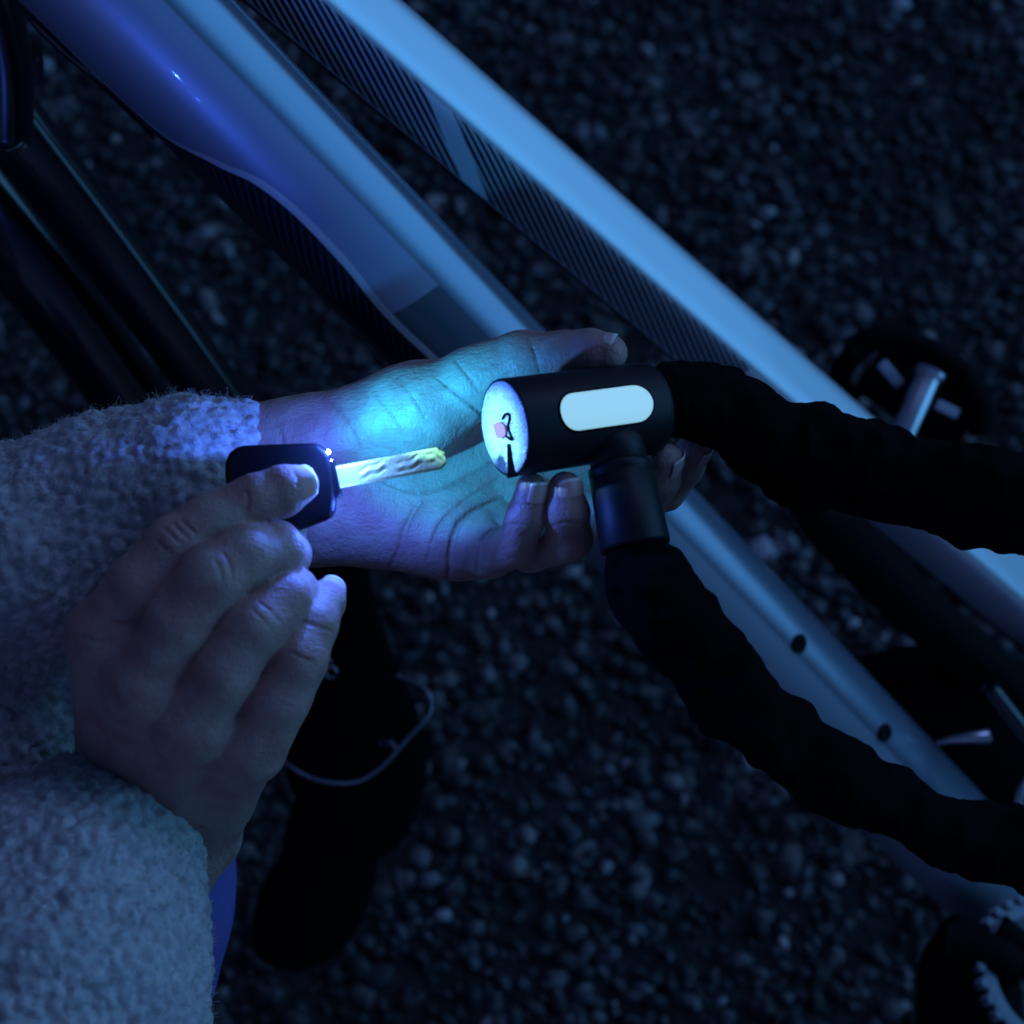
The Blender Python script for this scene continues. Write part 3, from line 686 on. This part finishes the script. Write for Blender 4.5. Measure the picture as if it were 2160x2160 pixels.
# ================================================================== PERSON
person = thing('person', H(330, 1740, -20), 'person in a cream woolly jumper holding a lock in one hand and key in other', 'person')
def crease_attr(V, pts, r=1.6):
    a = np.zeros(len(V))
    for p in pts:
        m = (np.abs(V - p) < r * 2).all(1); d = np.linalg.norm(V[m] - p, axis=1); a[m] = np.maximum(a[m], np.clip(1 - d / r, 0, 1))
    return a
def dense(fd, polys):
    out = []
    for pl, r in polys:
        P = [fd.surf(*p) for p in spline(pl, 5)]; P = [p for p in P if p is not None]
        for a, b in zip(P[:-1], P[1:]):
            if np.linalg.norm(a - b) < 9: out += [a + (b - a) * t for t in np.linspace(0, 1, 5)]
    return out
VX = .62
# ---- left hand: palm to the viewer, thumb above the barrel, fingertips below it
fl = Field(H(450, 1330, -95) , H(1545, 640, 40) * 1.0, VX)
fl = Field((-125, -52, -790), (82, 76, -668), VX)
cz = lambda u, v, h, r: (H(u, v, h), r)
# wrist and palm
for a, b in [((cz(420, 960, -40, 18)), cz(640, 940, -42, 16)), (cz(420, 1080, -42, 19), cz(650, 1090, -46, 16)), (cz(400, 1020, -42, 21), cz(640, 1010, -46, 17)),
             (cz(640, 940, -42, 16), cz(870, 872, -38, 17)), (cz(870, 872, -38, 16), cz(1090, 777, -26, 10.5)), (cz(640, 1010, -47, 15), cz(1090, 1020, -58, 12)),
             (cz(650, 960, -50, 13), cz(1130, 930, -60, 11)), (cz(650, 1090, -46, 16), cz(960, 1136, -44, 14)), (cz(650, 1050, -46, 15), cz(1000, 1100, -50, 13)),
             (cz(960, 1136, -44, 13.5), cz(1012, 1150, -42, 11.5))]:
    fl.cap(a[0], b[0], a[1], b[1], 9)
# bases of the fingers
def finger(base, pts, k_join=5, k_in=2.2):
    f = base.like(); f.chain(pts, k_in); 
    return f
thumb = finger(fl, [cz(1000, 800, -28, 10), cz(1110, 757, -20, 9.2), cz(1190, 748, -15, 7.6), cz(1245, 742, -12, 7.4), cz(1283, 744, -10, 6.3)])
pinky = finger(fl, [cz(985, 1140, -40, 10.5), cz(1030, 1166, -28, 9.0), cz(1088, 1150, -8, 7.4), cz(1108, 1090, 2, 6.6), cz(1120, 1030, 5, 5.4)])
ring = finger(fl, [cz(1040, 1120, -48, 10.5), cz(1120, 1150, -32, 9.0), cz(1200, 1136, -8, 8.0), cz(1196, 1080, 3, 7.2), cz(1193, 1030, 5, 5.8)])
middle = finger(fl, [cz(1080, 1060, -54, 10.5), cz(1220, 1090, -44, 9.2), cz(1350, 1075, -34, 8.6), cz(1388, 1010, -22, 7.6), cz(1402, 968, -16, 6.4)])
index = finger(fl, [cz(1100, 960, -58, 10.5), cz(1260, 1000, -60, 9.2), cz(1400, 1030, -54, 8.5), cz(1440, 985, -44, 7.4), cz(1462, 950, -38, 6.2)])
fing = pinky; fing.f = smin(smin(smin(pinky.f, ring.f, .6), middle.f, .6), index.f, .6)
fl.union(fing, 4.0); fl.union(thumb, 7.0); del fing, pinky, ring, middle, index, thumb
G = [([(918, 795), (965, 832), (1010, 868), (1030, 890)], 1.0),                      # crease at the thumb web
     ([(900, 1180), (925, 1110), (975, 1060), (1050, 1010)], .8),
     ([(945, 1222), (950, 1160), (968, 1105), (1010, 1072), (1062, 1050)], 1.5),
     ([(1006, 1222), (1006, 1175), (1012, 1140), (1040, 1112)], 1.3),
     ([(820, 1196), (840, 1160), (850, 1120), (875, 1070)], .7), ([(700, 985), (790, 1010), (880, 1040), (960, 1020), (1040, 975)], .75),
     ([(860, 1130), (872, 1095), (895, 1060)], .5), ([(790, 830), (830, 880), (850, 915)], .35), ([(960, 760), (985, 790), (1010, 825)], .6), ([(1115, 720), (1128, 745), (1140, 785)], .6),
     ([(700, 850), (740, 900), (760, 945)], .35), ([(840, 800), (880, 850), (900, 890)], .4),
     ([(1060, 1112), (1085, 1106), (1118, 1108)], .5), ([(1066, 1070), (1100, 1062), (1132, 1066)], .35), ([(1168, 1108), (1195, 1100), (1228, 1104)], .5), ([(590, 900), (600, 960), (596, 1010)], .5), ([(975, 1235), (980, 1190), (985, 1160)], .45)]
cp = dense(fl, G)
for pl, r in G: fl.groove(pl, r * (.85 if r > 1.1 else .6), .5)
VL, FL = fl.nets(); VL = relax(VL, FL, 2, .4); NL = vnormals(VL, FL)
VL = VL + NL * (.55 * vnoise(VL, 17, 5) + .22 * vnoise(VL, 6, 6) + .07 * vnoise(VL, 2.0, 8))[:, None]
crL = crease_attr(VL, cp, 1.7); del fl
# ---- right hand: back to the viewer, forefinger on the key
fr = Field((-182, -178, -742), (-52, 24, -628), VX)
for a, b in [(cz(218, 1345, 33, 11.5), cz(262, 1700, -26, 15)), (cz(300, 1440, 38, 11.5), cz(310, 1720, -26, 16)), (cz(405, 1530, 34, 11), cz(360, 1740, -26, 16)), (cz(525, 1575, 23, 10), cz(425, 1750, -26, 14)),
             (cz(262, 1700, -28, 17), cz(60, 1960, -12, 22)), (cz(330, 1740, -28, 18), cz(120, 2020, -10, 24)), (cz(405, 1765, -28, 15), cz(200, 2060, -10, 22)),
             (cz(270, 1440, 10, 14), cz(280, 1690, -28, 14)), (cz(420, 1560, 8, 12), cz(360, 1720, -28, 14))]:
    fr.cap(a[0], b[0], a[1], b[1], 8)
fi = finger(fr, [cz(222, 1340, 33, 12.3), cz(300, 1240, 38, 11), cz(372, 1155, 38, 10.5), cz(450, 1100, 35, 9.4), cz(540, 1055, 33, 8.0), cz(600, 1036, 30, 7.9), cz(630, 1026, 28.5, 6.8)])
fm = finger(fr, [cz(300, 1440, 38, 12.5), cz(375, 1312, 44, 11.1), cz(445, 1218, 46, 10.8), cz(520, 1170, 40, 10), cz(583, 1162, 31, 9.3), cz(606, 1170, 16, 8.0), cz(600, 1150, 6, 7)])
fg = finger(fr, [cz(400, 1530, 34, 12.2), cz(468, 1422, 41, 10.8), cz(532, 1325, 42, 10.3), cz(594, 1262, 34, 9.3), cz(618, 1250, 24, 8.5), cz(628, 1246, 8, 7.4)])
fp = finger(fr, [cz(528, 1578, 24, 11.4), cz(580, 1474, 30, 10.8), cz(626, 1388, 32, 10.0), cz(664, 1315, 27, 7.9), cz(684, 1272, 20, 6.6), cz(692, 1254, 14, 5.8)])
ft = finger(fr, [cz(250, 1520, -8, 13), cz(400, 1330, 0, 11), cz(520, 1180, 3, 9.5), cz(600, 1085, 4.2, 8), cz(630, 1050, 4.2, 7)])
fi.f = smin(smin(smin(fi.f, fm.f, .15), fg.f, .15), fp.f, .15); fr.union(fi, 4.5); fr.union(ft, 6); del fi, fm, fg, fp, ft
# knuckle hollows and tendons are left by the smooth joins; folds over the joints
G = [([(345, 1112), (362, 1130), (384, 1148)], .55), ([(364, 1102), (380, 1120), (400, 1138)], .6), ([(385, 1098), (396, 1110), (412, 1124)], .4), ([(330, 1140), (345, 1155), (362, 1168)], .35),
     ([(470, 1165), (485, 1190), (490, 1220)], .5), ([(455, 1180), (466, 1205), (470, 1230)], .4), ([(545, 1270), (568, 1288), (590, 1312)], .5), ([(530, 1285), (552, 1304), (572, 1326)], .4),
     ([(612, 1375), (636, 1388), (668, 1398)], .45), ([(640, 1310), (668, 1322), (700, 1330)], .4), ([(514, 1085), (524, 1062), (520, 1035)], .3),
     ([(289, 1309), (262, 1316), (235, 1312)], .5), ([(170, 1340), (200, 1352), (225, 1350)], .3)]
cp = dense(fr, G)
for pl, r in G: fr.groove(pl, r * .55, .7)
VR, FR = fr.nets(); VR = relax(VR, FR, 1, .4); NR = vnormals(VR, FR)
VR = VR + NR * (.6 * vnoise(VR, 16, 15) + .25 * vnoise(VR, 6, 16) + .07 * vnoise(VR, 2.0, 18))[:, None]
crR = crease_attr(VR, cp, 1.5); del fr
# ---- arms, shoulders and trunk outside the picture, under the jumper
fb = Field((-620, -620, -1050), (-110, 120, -560), 6.0)
armL = [(H(430, 1020, -42), 23), (H(60, 1130, -50), 28), (H(-500, 1420, -60), 36), (H(-1700, 2500, -120), 46), (H(-2300, 3200, -80), 60)]
armR = [(H(90, 1990, -6), 23), (H(-60, 2300, 10), 30), (H(-350, 2900, 20), 38), (H(-1500, 3500, -60), 48), (H(-2300, 3600, -120), 60)]
fb.chain(armL, 12); fb.chain(armR, 12); fb.cap(H(-2300, 3200, -80), H(-2500, 3900, -260), 95, 100, 40)
VB, FB = fb.nets(); del fb
VV = np.vstack([VL, VR, VB]); FF = np.vstack([FL, FR + len(VL), FB + len(VL) + len(VR)])
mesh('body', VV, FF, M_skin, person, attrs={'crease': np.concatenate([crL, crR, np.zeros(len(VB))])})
# ---- fingernails
def nail(base, tip, n, r, L=10.0, half=52, lift=.15, start=-.55, nm='fingernail', edge=True):
    """base, tip: centre line of the fingertip; the plate lies on the side n"""
    t = unit(tip - base); n = unit(n - t * (n @ t)); b = np.cross(t, n); nu_, nv_ = 26, 18; V = []
    for i in range(nu_ + 1):
        x = i / nu_
        for j in range(nv_ + 1):
            s_ = 2 * j / nv_ - 1; ph = radians(half) * s_
            sh = (1 - .32 * (1 - s_ * s_) * 0) 
            a = (x - .5) * L; 
            a = a * (1 - .22 * s_ ** 4) if x < .5 else a * (1 - .26 * abs(s_) ** 2.6)
            rr = r + lift - .06 * r * (2 * x - 1) ** 2 - (.10 * r if x < .08 else 0) - .12 * r * max(0, x - .6)
            V.append(tip + t * (a + start) + (n * cos(ph) + b * sin(ph)) * rr)
    F = [[i * (nv_ + 1) + j, i * (nv_ + 1) + j + 1, (i + 1) * (nv_ + 1) + j + 1, (i + 1) * (nv_ + 1) + j] for i in range(nu_) for j in range(nv_)]
    o = mesh(nm, np.array(V), F, M_nail, person); o.data.materials.append(M_nailtip)
    if edge:
        for i, p in enumerate(o.data.polygons):
            if i // nv_ >= nu_ - 3: p.material_index = 1
    m_ = o.modifiers.new('thick', 'SOLIDIFY'); m_.thickness = .0005; m_.offset = 0; return o
nail(H(540, 1055, 33), H(632, 1025, 28.5), np.array([.05, .16, .98]), 7.15, 12.5, 54, start=-1.6)
nail(H(664, 1310, 27), H(692, 1254, 14), np.array([.45, .45, .75]), 5.9, 8.5, 48, start=-.5)
nail(H(1245, 742, -12), H(1284, 741, -10), np.array([-.05, .93, .45]), 6.3, 10.5, 50, start=-1.8, lift=.05)
nail(H(1108, 1090, 2), H(1121, 1030, 5), np.array([.62, .0, .78]), 5.6, 8.5, 46, start=-.2)
nail(H(1196, 1080, 3), H(1193, 1030, 5), np.array([.38, .0, .92]), 6.0, 9.5, 46, start=-.2)
nail(H(1388, 1010, -22), H(1402, 968, -16), np.array([.80, .15, .55]), 6.6, 10, 46, start=-.5)
nail(H(1440, 985, -44), H(1462, 950, -38), np.array([.9, -.25, .35]), 6.4, 9.5, 46, start=0)

# ---- jumper: two sleeves with rolled cuffs, the trunk out of the picture
sl_L = [(H(505, 1035, -38), 30), (H(420, 1050, -38), 35), (H(250, 1095, -42), 36), (H(60, 1185, -44), 41), (H(-200, 1290, -46), 46), (H(-500, 1420, -60), 52), (H(-1700, 2500, -120), 62), (H(-2300, 3200, -80), 80)]
sl_R = [(H(228, 1762, -8), 31), (H(160, 1880, 4), 41), (H(95, 2050, 16), 52), (H(40, 2300, 22), 58), (H(-350, 2900, 20), 62), (H(-1500, 3500, -60), 64), (H(-2300, 3600, -120), 80)]
def jumper(lo, hi, vox):
    f = Field(lo, hi, vox); f.chain(sl_L, 10); g_ = f.like(); g_.chain(sl_R, 10); f.union(g_, 4)
    f.cap(H(80, 1400, -66), H(-300, 1760, -60), 36, 52, 14); f.cap(H(-120, 1620, -95), H(-700, 1900, -90), 46, 60, 12)                     # front of the jumper hanging between the arms
    f.cap(H(-2300, 3200, -80), H(-2500, 3900, -260), 125, 130, 40)
    # hollow cuffs
    f.cut(H(640, 1010, -38), H(430, 1045, -38), 26.5, 27.5, 3); f.cut(H(345, 1600, -26), H(190, 1830, -5), 27.5, 29, 3)
    return f
lo, hi = np.array((-195., -200., -812.)), np.array((-85., 50., -615.))
f1 = jumper(lo, hi, 1.15); V1, Q1 = f1.nets(); V1 = relax(V1, Q1, 1, .4); N1 = vnormals(V1, Q1); del f1
folds = 1.6 * vnoise(V1 * (1, 1, 1), 26, 41) + 1.0 * vnoise(V1, 12, 42)
w1 = worley(V1 + 1.6 * np.stack([vnoise(V1, 5, 50 + i) for i in range(3)], 1), 4.2, 3)
tuft = 2.9 * (1 - np.clip(w1, 0, 1) ** 1.5) + .5 * vnoise(V1, 1.9, 44)
V1 = V1 + N1 * (folds + tuft - 1.0)[:, None]
f2 = jumper((-640, -640, -1060), (-110, 130, -540), 7.0); V2, Q2 = f2.nets(); N2 = vnormals(V2, Q2); del f2
keep = ~((V2[Q2] > lo + 9) & (V2[Q2] < hi - 9)).all(2).all(1); Q2 = Q2[keep]; V2 = V2 - N2 * 1.5
# loose fibres standing off the wool, part of the same knit
rs = np.random.default_rng(3)
vis = np.nonzero((V1[:, 2] > -780) & (N1[:, 2] > -.35))[0]; ids = rs.choice(vis, 18000)
Vf, Ff = [], []
base = V1[ids]; nn = N1[ids]; d1 = nn * .55 + rs.normal(0, .75, base.shape); d1 /= np.linalg.norm(d1, axis=1)[:, None]; d2 = d1 + rs.normal(0, .8, base.shape); d2 /= np.linalg.norm(d2, axis=1)[:, None]
ln = rs.uniform(.8, 1.8, len(ids)); ln[rs.random(len(ids)) < .03] *= 1.9; ln = ln[:, None]
p0 = base - nn * .2; p1 = p0 + d1 * ln; p2 = p1 + d2 * ln * .9; p3 = p2 + (d2 * .4 - d1 * .8) * ln * .7
wv = np.cross(d1, rs.normal(0, 1, base.shape)); wv /= np.linalg.norm(wv, axis=1)[:, None]; wv2 = np.cross(d1, wv)
rings = []
for p, w in ((p0, .085), (p1, .075), (p2, .06), (p3, .03)):
    for a in range(3): rings.append(p + (wv * cos(2.094 * a) + wv2 * sin(2.094 * a)) * w)
VF = np.stack(rings, 1); nf = len(ids); b0 = (np.arange(nf) * 12)[:, None]
tmpl = np.array([[s * 3 + a, s * 3 + (a + 1) % 3, s * 3 + 3 + (a + 1) % 3, s * 3 + 3 + a] for s in range(3) for a in range(3)])
QF = (b0[:, :, None] + tmpl[None]).reshape(-1, 4); VF = VF.reshape(-1, 3)
mesh('jumper', np.vstack([V1, V2, VF]), np.vstack([Q1, Q2 + len(V1), QF + len(V1) + len(V2)]), M_wool, person)
# ---- trouser knee below the right wrist, going on to the ground
C = spline([H(390, 1700, -150), H(352, 1880, -150), H(270, 2080, -160), H(60, 2500, -190), H(-500, 3200, -260)], 10)
V, F = sweep(C, spline([[20, 0, 0], [29, 0, 0], [36, 0, 0], [60, 0, 0], [80, 0, 0]], 10)[:, 0], 64, disp=lambda P: 1.2 * vnoise(P, 22, 9)); mesh('trousers', V, F, M_denim, person)
